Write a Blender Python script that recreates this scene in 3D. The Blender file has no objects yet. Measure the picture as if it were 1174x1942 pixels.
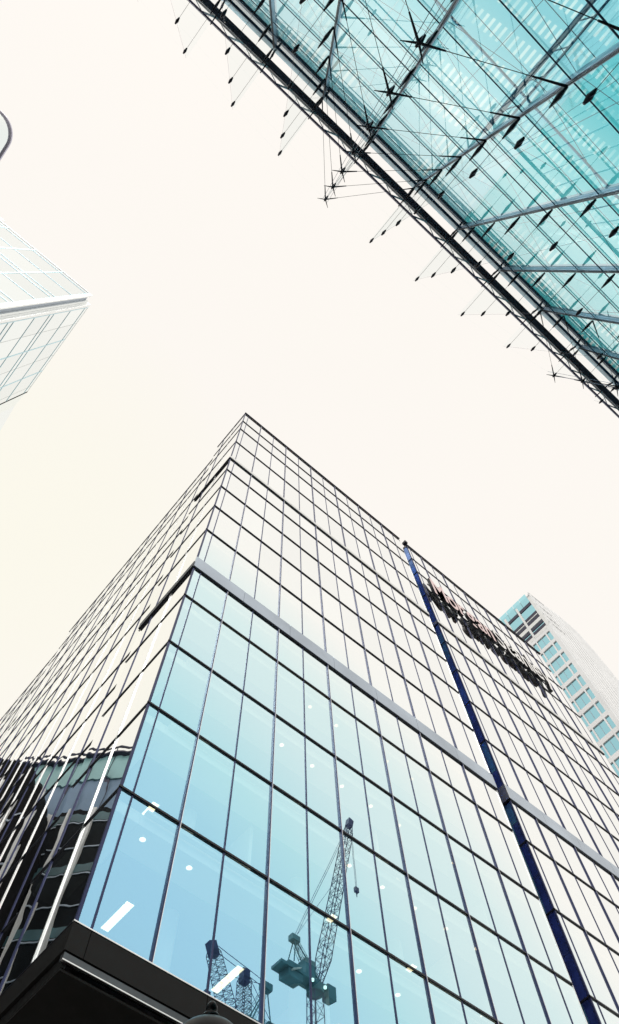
import bpy, bmesh, math, random
from mathutils import Vector, Matrix
R = math.radians
random.seed(7)
scene = bpy.context.scene
col = scene.collection

# ------------------------------------------------------------------ camera
F_PX, IMG_W, IMG_H = 1313.18, 1174.0, 1942.0
RC = ((0.76115584, -0.64822245, -0.02120022),      # camera right
      (0.60624408, 0.72271828, -0.33188312),       # camera down
      (0.23045587, 0.23976226, 0.94308226))        # camera forward
CAM = Vector((0.0, 0.0, 1.7))
cam_d = bpy.data.cameras.new('camera')
cam = bpy.data.objects.new('camera', cam_d); col.objects.link(cam)
cam_d.sensor_fit = 'VERTICAL'; cam_d.sensor_height = 24.0
cam_d.lens = 24.0 * F_PX / IMG_H
cam_d.clip_start = 0.05; cam_d.clip_end = 3000
rot = Matrix((RC[0], [-v for v in RC[1]], [-v for v in RC[2]])).transposed()
cam.matrix_world = Matrix.Translation(CAM) @ rot.to_4x4()
scene.camera = cam

# ------------------------------------------------------------------ sky, sun, exposure
SUN_DIR = Vector((-0.36, -0.45, 0.82)).normalized()
SUN_EL = math.asin(SUN_DIR.z); SUN_AZ = math.atan2(SUN_DIR.x, SUN_DIR.y)
world = bpy.data.worlds.new('World'); scene.world = world
world.use_nodes = True
wt = world.node_tree; wt.nodes.clear()
def wn(t, **k):
    n = wt.nodes.new(t)
    for a, v in k.items(): setattr(n, a, v)
    return n
sky = wn('ShaderNodeTexSky', sky_type='NISHITA', sun_disc=False)
sky.sun_elevation = SUN_EL; sky.sun_rotation = SUN_AZ
sky.air_density = 1.0; sky.dust_density = 5.0
bg_sky = wn('ShaderNodeBackground'); bg_sky.inputs['Strength'].default_value = 0.08
wt.links.new(sky.outputs[0], bg_sky.inputs['Color'])
tc = wn('ShaderNodeTexCoord')
noise = wn('ShaderNodeTexNoise'); noise.inputs['Scale'].default_value = 1.6; noise.inputs['Detail'].default_value = 4
wt.links.new(tc.outputs['Generated'], noise.inputs['Vector'])
dotn = wn('ShaderNodeVectorMath', operation='DOT_PRODUCT'); dotn.inputs[1].default_value = Vector((-0.083, 0.495, 0.865)).normalized()     # brighter, yellower patch of thin cloud
wt.links.new(tc.outputs['Generated'], dotn.inputs[0])
mr = wn('ShaderNodeMapRange'); mr.inputs['From Min'].default_value = 0.945; mr.inputs['From Max'].default_value = 1.0
wt.links.new(dotn.outputs['Value'], mr.inputs['Value'])
mixc = wn('ShaderNodeMix', data_type='RGBA')
mixc.inputs[6].default_value = (1.01, 0.966, 0.91, 1); mixc.inputs[7].default_value = (1.0, 0.97, 0.86, 1)
wt.links.new(mr.outputs[0], mixc.inputs[0])
nmr = wn('ShaderNodeMapRange'); nmr.inputs['To Min'].default_value = 0.985; nmr.inputs['To Max'].default_value = 1.015
wt.links.new(noise.outputs[0], nmr.inputs['Value'])
bg_c = wn('ShaderNodeBackground')
wt.links.new(mixc.outputs[2], bg_c.inputs['Color']); wt.links.new(nmr.outputs[0], bg_c.inputs['Strength'])
mxs = wn('ShaderNodeMixShader'); mxs.inputs[0].default_value = 0.97     # the cloud sheet lets 3 % of the clear sky through
wt.links.new(bg_sky.outputs[0], mxs.inputs[1]); wt.links.new(bg_c.outputs[0], mxs.inputs[2])
wout = wn('ShaderNodeOutputWorld'); wt.links.new(mxs.outputs[0], wout.inputs['Surface'])

sun_d = bpy.data.lights.new('sun', 'SUN'); sun_d.energy = 1.0; sun_d.angle = R(20); sun_d.color = (1.0, 0.96, 0.9)
sun = bpy.data.objects.new('sun', sun_d); col.objects.link(sun)
sun.rotation_euler = SUN_DIR.to_track_quat('Z', 'Y').to_euler(); sun.location = (0, 0, 200)

scene.view_settings.view_transform = 'Standard'; scene.view_settings.look = 'None'
scene.view_settings.exposure = 0.0; scene.view_settings.gamma = 1.0
scene.render.engine = 'CYCLES'
cy = scene.cycles
cy.max_bounces = 12; cy.glossy_bounces = 6; cy.diffuse_bounces = 3; cy.transmission_bounces = 6
cy.transparent_max_bounces = 40; cy.caustics_reflective = False; cy.caustics_refractive = False

# ------------------------------------------------------------------ materials
def nodes_of(name):
    m = bpy.data.materials.new(name); m.use_nodes = True
    nt = m.node_tree; nt.nodes.clear()
    out = nt.nodes.new('ShaderNodeOutputMaterial')
    return m, nt, out
def solid(name, color, rough=0.5, metal=0.0, vary=0.12, scale=1.5, spec=0.5):
    """plain painted / metal / stone surface with a little dirt-like variation"""
    m, nt, out = nodes_of(name)
    b = nt.nodes.new('ShaderNodeBsdfPrincipled')
    t = nt.nodes.new('ShaderNodeTexCoord'); n = nt.nodes.new('ShaderNodeTexNoise')
    n.inputs['Scale'].default_value = scale; n.inputs['Detail'].default_value = 5
    nt.links.new(t.outputs['Object'], n.inputs['Vector'])
    mp = nt.nodes.new('ShaderNodeMapRange'); mp.inputs['From Min'].default_value = .3; mp.inputs['From Max'].default_value = .7
    mp.inputs['To Min'].default_value = 1 - vary; mp.inputs['To Max'].default_value = 1 + vary
    nt.links.new(n.outputs[0], mp.inputs['Value'])
    mul = nt.nodes.new('ShaderNodeMix'); mul.data_type = 'RGBA'; mul.blend_type = 'MULTIPLY'; mul.inputs[0].default_value = 1
    mul.inputs[6].default_value = (*color, 1); nt.links.new(mp.outputs[0], mul.inputs[7])
    nt.links.new(mul.outputs[2], b.inputs['Base Color'])
    b.inputs['Roughness'].default_value = rough; b.inputs['Metallic'].default_value = metal
    b.inputs['Specular IOR Level'].default_value = spec
    nt.links.new(b.outputs[0], out.inputs[0])
    return m
def emit(name, color, s):
    m, nt, out = nodes_of(name)
    e = nt.nodes.new('ShaderNodeEmission'); e.inputs[0].default_value = (*color, 1); e.inputs[1].default_value = s
    nt.links.new(e.outputs[0], out.inputs[0]); return m
def glass(name, refl, trans, bump=0.0, bscale=0.6, tilt=0.011, vary=0.05):
    """coated facade glass: refl / trans = [(facing position, colour)], facing 0 = seen head-on, 1 = grazing"""
    m, nt, out = nodes_of(name)
    L = nt.links.new
    lw = nt.nodes.new('ShaderNodeLayerWeight'); lw.inputs['Blend'].default_value = 0.5
    def ramp(stops):
        r = nt.nodes.new('ShaderNodeValToRGB'); e = r.color_ramp.elements
        while len(e) < len(stops): e.new(0.5)
        for k, (p, c) in enumerate(stops): e[k].position = p; e[k].color = (*c, 1)
        L(lw.outputs['Facing'], r.inputs[0]); return r
    rr = ramp(refl); tr = ramp(trans)
    g = nt.nodes.new('ShaderNodeNewGeometry')
    vr = nt.nodes.new('ShaderNodeMapRange'); vr.inputs['To Min'].default_value = 1 - vary; vr.inputs['To Max'].default_value = 1.0
    L(g.outputs['Random Per Island'], vr.inputs['Value'])
    mu = nt.nodes.new('ShaderNodeMix'); mu.data_type = 'RGBA'; mu.blend_type = 'MULTIPLY'; mu.inputs[0].default_value = 1
    L(rr.outputs[0], mu.inputs[6]); L(vr.outputs[0], mu.inputs[7])
    gl = nt.nodes.new('ShaderNodeBsdfGlossy'); gl.inputs['Roughness'].default_value = 0.0
    L(mu.outputs[2], gl.inputs['Color'])
    tp = nt.nodes.new('ShaderNodeBsdfTransparent'); L(tr.outputs[0], tp.inputs['Color'])
    if bump > 0:
        t = nt.nodes.new('ShaderNodeTexCoord'); n = nt.nodes.new('ShaderNodeTexNoise'); n.noise_dimensions = '4D'
        n.inputs['Scale'].default_value = bscale; n.inputs['Detail'].default_value = 1.0
        w = nt.nodes.new('ShaderNodeMath'); w.operation = 'MULTIPLY'; w.inputs[1].default_value = 9.0
        L(g.outputs['Random Per Island'], w.inputs[0]); L(w.outputs[0], n.inputs['W'])
        L(t.outputs['Object'], n.inputs['Vector'])
        b = nt.nodes.new('ShaderNodeBump'); b.inputs['Strength'].default_value = 1.0; b.inputs['Distance'].default_value = bump
        L(n.outputs[0], b.inputs['Height'])
        wn_ = nt.nodes.new('ShaderNodeTexWhiteNoise'); wn_.noise_dimensions = '1D'; L(w.outputs[0], wn_.inputs['W'])
        sb = nt.nodes.new('ShaderNodeVectorMath'); sb.operation = 'SUBTRACT'; sb.inputs[1].default_value = (.5, .5, .5); L(wn_.outputs['Color'], sb.inputs[0])
        sc_ = nt.nodes.new('ShaderNodeVectorMath'); sc_.operation = 'SCALE'; sc_.inputs['Scale'].default_value = tilt; L(sb.outputs[0], sc_.inputs[0])
        av = nt.nodes.new('ShaderNodeVectorMath'); L(b.outputs[0], av.inputs[0]); L(sc_.outputs[0], av.inputs[1])
        nv = nt.nodes.new('ShaderNodeVectorMath'); nv.operation = 'NORMALIZE'; L(av.outputs[0], nv.inputs[0]); L(nv.outputs[0], gl.inputs['Normal'])
    ad = nt.nodes.new('ShaderNodeAddShader'); L(gl.outputs[0], ad.inputs[0]); L(tp.outputs[0], ad.inputs[1])
    L(ad.outputs[0], out.inputs[0]); return m
def clear(name, c):
    m, nt, out = nodes_of(name)
    t = nt.nodes.new('ShaderNodeBsdfTransparent'); t.inputs[0].default_value = (*c, 1)
    nt.links.new(t.outputs[0], out.inputs[0]); return m

M = {}
M['glass_main'] = glass('tinted coated glass', [(0.0, (.22, .49, .70)), (.33, (.34, .66, .89)), (.40, (.38, .71, .89)), (.45, (.45, .78, .89)), (.53, (.64, .86, .93)), (.585, (.70, .90, .95)), (.66, (.97, 1, 1)), (1, (1, 1, 1))],
                        [(0.0, (.60, .68, .70)), (.40, (.52, .55, .52)), (.52, (.36, .33, .26)), (.60, (.20, .17, .10)), (.7, (.01, .0, .0)), (1, (0, 0, 0))], bump=.0008, bscale=.5, vary=.05)
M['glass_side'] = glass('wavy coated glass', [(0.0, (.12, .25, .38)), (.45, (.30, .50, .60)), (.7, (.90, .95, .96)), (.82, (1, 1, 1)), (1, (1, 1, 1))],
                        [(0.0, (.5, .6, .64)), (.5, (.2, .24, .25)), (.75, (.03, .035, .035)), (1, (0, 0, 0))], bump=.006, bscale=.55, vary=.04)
M['glass_notch'] = glass('dark blue glass', [(0, (.10, .16, .42)), (.5, (.20, .32, .75)), (1, (.5, .65, .95))], [(0, (.7, .78, .95)), (1, (.3, .35, .5))], bump=.002, vary=.6)
M['clear'] = clear('clear inner pane', (.97, .985, .98))
M['dark_metal'] = solid('dark anodised transom', (.007, .008, .018), .45, .1, .2)
M['navy_metal'] = solid('navy anodised mullion', (.035, .045, .13), .45, .4, .15)
M['silver'] = solid('silver mullion cap', (.90, .91, .91), .28, 1.0, .06)
M['ledge_metal'] = solid('brushed ledge cladding', (.41, .48, .56), .30, 1.0, .22, .25)
M['ledge_pale'] = solid('pale ledge cladding', (.74, .76, .75), .30, 1.0, .06, .3)
M['black_clad'] = solid('black fascia cladding', (.005, .0045, .0045), .55, .0, .3, 2.5, .25)
M['soffit_dark'] = solid('dark soffit board', (.008, .0075, .0075), .7, 0, .3, 3, .25)
M['ceiling'] = solid('deep office ceiling', (.24, .32, .44), .9, 0, .03)  # ceiling away from the glass, darker than the strip along it
M['ceiling_edge'] = solid('white bulkhead paint', (.92, .93, .92), .9, 0, .03)
M['core'] = solid('office core wall', (.55, .58, .62), .9, 0, .08)
M['carpet'] = solid('office carpet', (.50, .52, .54), .95, 0, .1)
M['lamp_on'] = emit('lit downlight', (1.0, .86, .66), 1.5)
M['lamp_trim'] = solid('white trim', (.85, .85, .83), .5)
M['letter_face'] = solid('white letter face', (.86, .86, .86), .35, 0, .03)
M['letter_red'] = solid('pinkish letter face', (.80, .60, .60), .35, 0, .05)
M['letter_side'] = solid('black letter return', (.006, .006, .010), .5, .0)
M['stone'] = solid('pale stone cladding', (.89, .91, .93), .8, 0, .05, .2)
M['stone_shadow'] = solid('shade toned stone', (.73, .75, .77), .8, 0, .08, .2)  # darker copy of the stone, shade between the ribs put into its colour
M['white_frame'] = solid('white window frame', (.82, .84, .84), .5, .1, .04)
M['louvre'] = solid('dark louvre', (.05, .05, .085), .6, .2)
M['win_far'] = glass('blue window glass', [(0, (.26, .55, .66)), (.5, (.42, .76, .84)), (1, (.80, .92, .95))], [(0, (.12, .2, .22)), (1, (.02, .03, .03))], bump=.004, bscale=.35, vary=.30)
M['room_dark'] = solid('dim room lining', (.22, .34, .38), .9, 0, .3, .4)
M['pale_glass'] = glass('pale tower glass', [(0, (.70, .80, .82)), (.6, (.86, .95, .96)), (.8, (.94, .98, .98)), (1, (.96, .98, .98))], [(0, (.08, .1, .1)), (1, (.02, .02, .02))], bump=.002, bscale=.1, vary=.06)
M['pale_frame'] = solid('pale aluminium', (.50, .74, .82), .3, 1.0, .05)
M['pale_post'] = solid('white aluminium', (.90, .93, .93), .35, 1.0, .03)
M['pale_joint'] = solid('grey joint', (.40, .47, .55), .5, .3, .05)
M['rim'] = solid('lavender roof rim', (.62, .61, .74), .5, .3, .08)

# ------------------------------------------------------------------ mesh helpers
class MB:
    def __init__(s): s.v = []; s.f = []; s.m = []
    def face(s, idx, mi=0): s.f.append(idx); s.m.append(mi)
    def box(s, x0, x1, y0, y1, z0, z1, mi=0, special=None):
        """special: {'-x':i, '+x':i, '-y':i, '+y':i, '-z':i, '+z':i} gives one side its own material"""
        if x0 > x1: x0, x1 = x1, x0
        if y0 > y1: y0, y1 = y1, y0
        if z0 > z1: z0, z1 = z1, z0
        b = len(s.v); sp = special or {}
        s.v += [(x0, y0, z0), (x1, y0, z0), (x1, y1, z0), (x0, y1, z0), (x0, y0, z1), (x1, y0, z1), (x1, y1, z1), (x0, y1, z1)]
        for k, q in (('-z', (3, 2, 1, 0)), ('+z', (4, 5, 6, 7)), ('-y', (0, 1, 5, 4)), ('+x', (1, 2, 6, 5)), ('+y', (2, 3, 7, 6)), ('-x', (3, 0, 4, 7))):
            s.face([b + i for i in q], sp.get(k, mi))
        return s
    def tube(s, p, q, r0, r1=None, n=8, mi=0, caps=True):
        p = Vector(p); q = Vector(q); r1 = r0 if r1 is None else r1
        d = q - p
        if d.length < 1e-6: return s
        d.normalize(); a = d.orthogonal().normalized(); c = d.cross(a); b = len(s.v)
        for c0, r in ((p, r0), (q, r1)):
            for k in range(n):
                t = 2 * math.pi * k / n
                s.v.append(tuple(c0 + (a * math.cos(t) + c * math.sin(t)) * r))
        for k in range(n):
            j = (k + 1) % n; s.face([b + k, b + j, b + n + j, b + n + k], mi)
        if caps: s.face([b + k for k in range(n)][::-1], mi); s.face([b + n + k for k in range(n)], mi)
        return s
    def bar(s, p, q, w, h, up=(0, 0, 1), mi=0):
        p = Vector(p); q = Vector(q); d = (q - p).normalized(); u = Vector(up)
        a = d.cross(u).normalized() * (w / 2); c = a.cross(d).normalized() * (h / 2); b = len(s.v)
        for e in (p, q):
            for sa, sc in ((-1, -1), (1, -1), (1, 1), (-1, 1)): s.v.append(tuple(e + a * sa + c * sc))
        for k in range(4):
            j = (k + 1) % 4; s.face([b + k, b + j, b + 4 + j, b + 4 + k], mi)
        s.face([b + 3, b + 2, b + 1, b], mi); s.face([b + 4, b + 5, b + 6, b + 7], mi)
        return s
    def lathe(s, prof, cx, cy, n=32, mi=0):
        b = len(s.v)
        for r, z in prof:
            for k in range(n):
                t = 2 * math.pi * k / n; s.v.append((cx + r * math.cos(t), cy + r * math.sin(t), z))
        for i in range(len(prof) - 1):
            for k in range(n):
                j = (k + 1) % n; s.face([b + i * n + k, b + i * n + j, b + (i + 1) * n + j, b + (i + 1) * n + k], mi)
        return s
    def prism(s, outline, z0, z1, mi=0, top=None):
        b = len(s.v); n = len(outline)
        s.v += [(x, y, z0) for x, y in outline] + [(x, y, z1) for x, y in outline]
        for k in range(n):
            j = (k + 1) % n; s.face([b + k, b + j, b + n + j, b + n + k], mi)
        s.face([b + k for k in range(n)][::-1], mi); s.face([b + n + k for k in range(n)], mi if top is None else top)
        return s
    def quadbox(s, a, b_, h, t, mi=0, side=None):
        """upright slab from ground point a to b_ (x, y), heights h = (z0, z1), thickness t to the right-hand side"""
        ax, ay = a; bx, by = b_; d = Vector((bx - ax, by - ay)).normalized(); nx, ny = d.y * t, -d.x * t
        return s.prism([(ax, ay), (bx, by), (bx + nx, by + ny), (ax + nx, ay + ny)], h[0], h[1], mi)
    def join(s, o):
        b = len(s.v); s.v += o.v; s.f += [[i + b for i in f] for f in o.f]; s.m += o.m
    def mesh(s, name, mats, smooth=False):
        me = bpy.data.meshes.new(name); me.from_pydata(s.v, [], s.f); me.update()
        for m in mats: me.materials.append(m)
        me.polygons.foreach_set('material_index', s.m)
        bm = bmesh.new(); bm.from_mesh(me); bmesh.ops.recalc_face_normals(bm, faces=bm.faces[:]); bm.to_mesh(me); bm.free()
        if smooth:
            for p in me.polygons: p.use_smooth = True
        return me
    def build(s, name, mats, parent=None, smooth=False):
        if not isinstance(mats, (list, tuple)): mats = [mats]
        o = bpy.data.objects.new(name, s.mesh(name, mats, smooth)); col.objects.link(o)
        if parent is not None: attach(o, parent)
        return o
ORIGIN = {}
def attach(o, parent):
    o.parent = parent
    o.matrix_parent_inverse = Matrix.Translation(-ORIGIN.get(parent.name, Vector((0, 0, 0))))
def tag(o, label, cat, group=None):
    o['label'] = label; o['category'] = cat
    if group: o['group'] = group
    return o
def thing(name, label, cat, loc=(0, 0, 0), group=None):
    o = bpy.data.objects.new(name, None); col.objects.link(o)
    o.location = loc; o.empty_display_size = .5
    ORIGIN[o.name] = Vector(loc)
    return tag(o, label, cat, group)
def copy_tree(o, parent=None):
    c = o.copy(); col.objects.link(c)
    if parent is not None: c.parent = parent
    for ch in list(o.children): copy_tree(ch, c)
    return c
def px(p):
    d = Vector(p) - CAM
    q = [sum(a * b for a, b in zip(r, d)) for r in RC]
    if q[2] <= .05: return None
    return (q[0] / q[2] * F_PX + 587, q[1] / q[2] * F_PX + 971)
def shown(p0, p1, p2, p3):
    """rough size a panel has in the photograph, 0 outside the frame"""
    P = [px(p) for p in (p0, p1, p2, p3)]
    if any(p is None for p in P): return 0
    P = [(min(max(x, 0), IMG_W), min(max(y, 0), IMG_H)) for x, y in P]
    return abs(sum(P[i][0] * P[(i + 1) % 4][1] - P[(i + 1) % 4][0] * P[i][1] for i in range(4))) / 2
def parts_capped(items, name, mats, parent, cap=100):
    """items = [(shown size, MB)]: the largest become parts of their own, the rest one part"""
    items.sort(key=lambda t: -t[0])
    for _, mb in items[:cap]: mb.build(name, mats, parent)
    if len(items) > cap:
        r = MB()
        for _, mb in items[cap:]: r.join(mb)
        r.build(name, mats, parent)['kind'] = 'stuff'

# ------------------------------------------------------------------ the ground
g = MB(); g.box(-320, 320, -320, 320, -1, 0)
gm = solid('granite paving', (.55, .54, .52), .8, 0, .15, .8)
g.build('pavement', gm)['kind'] = 'structure'
g = MB(); g.box(-319, 319, 4.3, 9.6, 0.0, 0.004)
g.build('road', solid('asphalt', (.055, .055, .058), .85, 0, .25, 3))['kind'] = 'structure'

# ------------------------------------------------------------------ the main office building
X0, D = 4.7234, 12.6290
LV = [12.43, 16.36, 20.05, 23.81, 27.57, 30.29, 35.13, 38.92, 42.65, 46.45, 49.18, 54.29, 58.85, 61.92, 65.25]
LEDGE = {5: 1.05, 10: .42}
PITCH = 1.505
off = thing('office_building', 'tall glass office block with thin dark floor bands and a stepped side face', 'building', (X0, D, 0))
GT = .03
def front_pane(x0, x1, z0, z1):
    m = MB(); m.box(x0, x1, D, D + GT, z0, z1, 1, {'-y': 0})
    return (shown((x0, D, z0), (x1, D, z0), (x1, D, z1), (x0, D, z1)), m)
def side_pane(xf, y0, y1, z0, z1):
    m = MB(); m.box(xf, xf + GT, y0, y1, z0, z1, 1, {'-x': 0})
    return (shown((xf, y0, z0), (xf, y1, z0), (xf, y1, z1), (xf, y0, z1)), m)
WINGS = [(X0, X0 + 19.43, True), (X0 + 20.43, X0 + 39.83, False)]
SEGS = [(X0, D, D + 4.12, [D + 1.64, D + 3.145]),
        (X0 + .36, D + 4.12, D + 29.3, [D + 4.70 + PITCH * k for k in range(17)]),
        (X0 + .72, D + 29.3, D + 50.0, [D + 29.9 + PITCH * k for k in range(14)])]
panes_f, panes_s = [], []
for xa, xb, corner in WINGS:
    xs = [xa + .05] + [xa + .39 + PITCH * k for k in range(13)]
    if xb - xs[-1] > .5: xs.append(xb)
    else: xs[-1] = xb
    for i in range(len(xs) - 1):
        for k in range(len(LV) - 1):
            panes_f.append(front_pane(xs[i] + .012, xs[i + 1] - .012, LV[k] + .02, LV[k + 1] - .02))
for xf, ya, yb, ms in SEGS:
    ys = [ya + .05] + ms + [yb]
    for i in range(len(ys) - 1):
        for k in range(len(LV) - 1):
            panes_s.append(side_pane(xf, ys[i] + .012, ys[i + 1] - .012, LV[k] + .02, LV[k + 1] - .02))
both = sorted(panes_f + panes_s, key=lambda t: -t[0])
cut = both[100][0]
for lst, mats in ((panes_f, [M['glass_main'], M['clear']]), (panes_s, [M['glass_side'], M['clear']])):
    rest = MB()
    for a, m in lst:
        if a > cut: m.build('glass_panel', mats, off)
        else: rest.join(m)
    rest.build('glass_panel', mats, off)['kind'] = 'stuff'
# transoms, ledges, mullions
for xa, xb, corner in WINGS:
    for k, z in enumerate(LV):
        if k == 0: continue
        p = .055 if k < 14 else .12
        MB().box(xa - (.055 if corner else .05), xb, D - p, D - .004, z - .03, z + .03).build('transom', M['dark_metal'], off)
        if k in LEDGE:
            n = 7; m = MB()
            for j in range(n):
                u0 = xa + (xb - xa) * j / n; u1 = xa + (xb - xa) * (j + 1) / n
                m.box(u0 + (.006 if j else -.05), u1 - .006, D - .10, D - .004, z + .04, z + LEDGE[k])
            m.build('ledge', M['ledge_metal'] if k == 5 else M['ledge_pale'], off)
    for k in range(13):
        x = xa + .39 + PITCH * k
        if xb - x < .3: continue
        if k % 2 == 1:
            m = MB(); m.box(x - .026, x + .012, D - .06, D - .002, LV[0], LV[-1] - .06); m.box(x + .0125, x + .028, D - .064, D - .002, LV[0], LV[-1] - .06, 1)
        else:
            m = MB(); m.box(x - .025, x + .025, D - .022, D - .002, LV[0], LV[-1] - .06)
        m.build('mullion', [M['navy_metal'], M['silver']], off)
    MB().box(xa - .02, xa + .05, D - .02, D + .05, LV[0], LV[-1] - .06).build('corner_post', M['navy_metal'], off)
for si, (xf, ya, yb, ms) in enumerate(SEGS):
    for k, z in enumerate(LV):
        if k == 0: continue
        p = .035 if k < 14 else .05
        y0 = ya - .10 if si == 0 else ya
        m = MB(); m.box(xf - p, xf - .004, (D - .004 if si == 0 else ya + .02), yb + .05, z - .03, z + .03)
        m.build('transom', M['dark_metal'], off)
        if k in LEDGE and si == 0:
            MB().box(xf - .10, xf - .004, D - .06, yb, z + .032, z + LEDGE[k] * .5).build('ledge', M['dark_metal'], off)  # same ledge band, made dark to paint in the side street's shade
    for k, y in enumerate(ms):
        if k % 2 == 0:
            m = MB(); m.box(xf - .036, xf - .002, y - .025, y + .025, LV[0], LV[-1] - .06)
            m.build('mullion', M['silver'], off)
        else:
            m = MB(); m.box(xf - .03, xf - .002, y - .018, y + .018, LV[0], LV[-1] - .06)
            m.build('mullion', M['navy_metal'], off)
    if si: MB().box(SEGS[si - 1][0] + GT, xf - .004, ya - .05, ya + .02, LV[0], LV[-1] - .06).build('step_return', M['navy_metal'], off)
# the recessed slot between the two wings: the far wing's blue glass return
nx = X0 + 20.43
m = MB()
for k in range(len(LV) - 1):
    zs = [LV[k] + .05, (LV[k] + LV[k + 1]) / 2 - .02, (LV[k] + LV[k + 1]) / 2 + .02, LV[k + 1] - .06]
    for za, zb in ((zs[0], zs[1]), (zs[2], zs[3])):
        for ya, yb in ((D + .06, D + .42), (D + .45, D + .80), (D + .83, D + 2.0)):
            m.box(nx, nx + GT, ya, yb, za, zb, 1, {'-x': 0})
m.build('return_glazing', [M['glass_notch'], M['clear']], off)
for k, z in enumerate(LV[1:]):
    MB().box(nx - .05, nx - .004, D - .055, D + 2.0, z - .035, z + .035).build('return_transom', M['dark_metal'], off)
pan = [solid('navy reflection tint', (.075, .095, .26), .5, 0, .4, 1.2), solid('blue reflection tint', (.12, .19, .42), .5, 0, .4, 1.2), solid('teal reflection tint', (.14, .34, .44), .5, 0, .3, .6)]  # panel colours paint in the slot's reflections, paler teal towards the top
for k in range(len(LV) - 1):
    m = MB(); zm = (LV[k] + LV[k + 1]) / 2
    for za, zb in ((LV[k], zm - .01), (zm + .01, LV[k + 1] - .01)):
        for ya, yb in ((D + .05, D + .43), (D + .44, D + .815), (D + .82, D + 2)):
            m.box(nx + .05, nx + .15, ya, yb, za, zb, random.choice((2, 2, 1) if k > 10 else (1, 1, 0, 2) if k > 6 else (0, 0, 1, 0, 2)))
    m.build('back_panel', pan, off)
MB().box(X0 + 19.43, nx, D + 2.02, D + 2.3, LV[0], LV[-1] - .5).build('slot_back_wall', M['navy_metal'], off)
for z, q in ((LV[5], 1.05), (LV[10], .42)):
    MB().box(nx - .10, nx - .055, D - .099, D + 1.8, z + .04, z + q).build('ledge', M['ledge_pale'], off)
MB().box(X0 + 19.40, X0 + 19.44, D - .03, D + 2, LV[0], LV[-1] - .06).build('edge_trim', M['silver'], off)
# copings, roof, far end, dark base
m = MB(); m.box(X0 + .06, X0 + 19.43, D + .05, D + 4.0, LV[-1] - .3, LV[-1] - .06); m.box(X0 + .45, X0 + 19.43, D + 4.01, D + 29.2, LV[-1] - .3, LV[-1] - .06); m.box(X0 + .8, X0 + 19.43, D + 29.21, D + 49, LV[-1] - .3, LV[-1] - .06); m.box(nx, X0 + 39.8, D + .05, D + 49, LV[-1] - .3, LV[-1] - .06)
m.build('roof', M['dark_metal'], off)
m = MB(); m.box(nx - .35, nx - .02, D - .25, D + .2, LV[-1] - .02, LV[-1] + .35); m.build('roof_bracket', M['dark_metal'], off)
MB().box(X0 + 39.83, X0 + 40.0, D + .01, D + 49, 11.4, LV[-1] - .32).build('end_wall', M['core'], off)
fz0, fz1 = 11.78, LV[0]
m = MB()
for k in range(14):
    a = X0 - .05 if k == 0 else X0 + .39 + 3.01 * (k - 1) + .008
    m.box(a, min(X0 + .39 + 3.01 * k - .008, X0 + 39.8), D - .05, D + .1, fz0, fz1 - .03)
m.build('fascia', M['black_clad'], off)
MB().box(X0 - .05, X0 + .1, D + .11, D + 49, fz0, fz1 - .03).build('fascia', M['black_clad'], off)
MB().box(X0 - .06, X0 + 39.8, D - .062, D - .002, fz1 - .028, fz1).build('sill', M['silver'], off)
MB().box(X0 - .06, X0 - .005, D - .0, D + 49, fz1 - .028, fz1).build('sill', M['dark_metal'], off)
MB().box(X0 - .02, X0 + 39.8, D - .03, D + .1, fz0 - .17, fz0 - .03).build('light_trough', solid('grey trough metal', (.12, .13, .14), .4, .8, .25), off)
MB().box(X0 - .03, X0 + 39.8, D - .05, D + .02, fz0 - .20, fz0 - .175).build('soffit_trim', M['silver'], off)
MB().box(X0 + .02, X0 + .12, D + .02, D + 48, fz0 - .30, fz0 - .03).build('soffit_lip', M['black_clad'], off)
MB().box(X0 + .02, X0 + 39.8, D + .03, D + 48, fz0 - .36, fz0 - .31).build('soffit', M['soffit_dark'], off)
MB().box(X0 + 4, X0 + 36, D + 3.5, D + 46, 0, fz0 - .37).build('base_wall', M['black_clad'], off)
# office floors
for k in range(len(LV) - 1):
    zt = LV[k + 1]
    m = MB()
    for xa, xb in ((X0 + .95, X0 + 19.2), (nx + .35, X0 + 39.7)):
        m.box(xa if xa > X0 + 5 else X0 + .9, xb, D + .27, D + 1.27, zt - .46, zt - .10, 1)
        m.box(xa, xb, D + 1.28, D + 49, zt - .42, zt - .12, 0, {'+z': 2})
        m.box(xa, xb, D + .06, D + .22, zt - .16, zt - .09, 1)
    m.box(X0 + .12, X0 + .89, D + .27, D + 4.0, zt - .46, zt - .10, 1)
    m.build('floor_slab', [M['ceiling'], M['ceiling_edge'], M['carpet']], off)
m = MB(); m.box(X0 + 7, X0 + 17, D + 8, D + 40, LV[0], LV[-1] - .4); m.box(nx + 4, X0 + 36, D + 8, D + 40, LV[0], LV[-1] - .4)
m.box(X0 + .5, X0 + 39, D + 1, D + 46, LV[0] - .1, LV[0] - .02)
m.build('core_wall', M['core'], off)

for k in range(6):
    m = MB(); x = X0 + 3.4 + 3.01 * k * 1.5; z0 = LV[0]
    m.lathe([(.24, LV[0]), (.24, LV[9] - .5)], x, D + 2.3, 20); m.build('column', M['ceiling_edge'], off, True)
for fl, x in ((0, 8.2), (1, 14.2), (0, 15.7), (2, 11.2), (1, 5.2), (3, 15.7), (2, 17.2)):
    MB().box(X0 + x, X0 + x + .12, D + 1.4, D + 6.5, LV[fl], LV[fl + 1] - .44).build('partition', M['ceiling_edge'], off)
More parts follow.
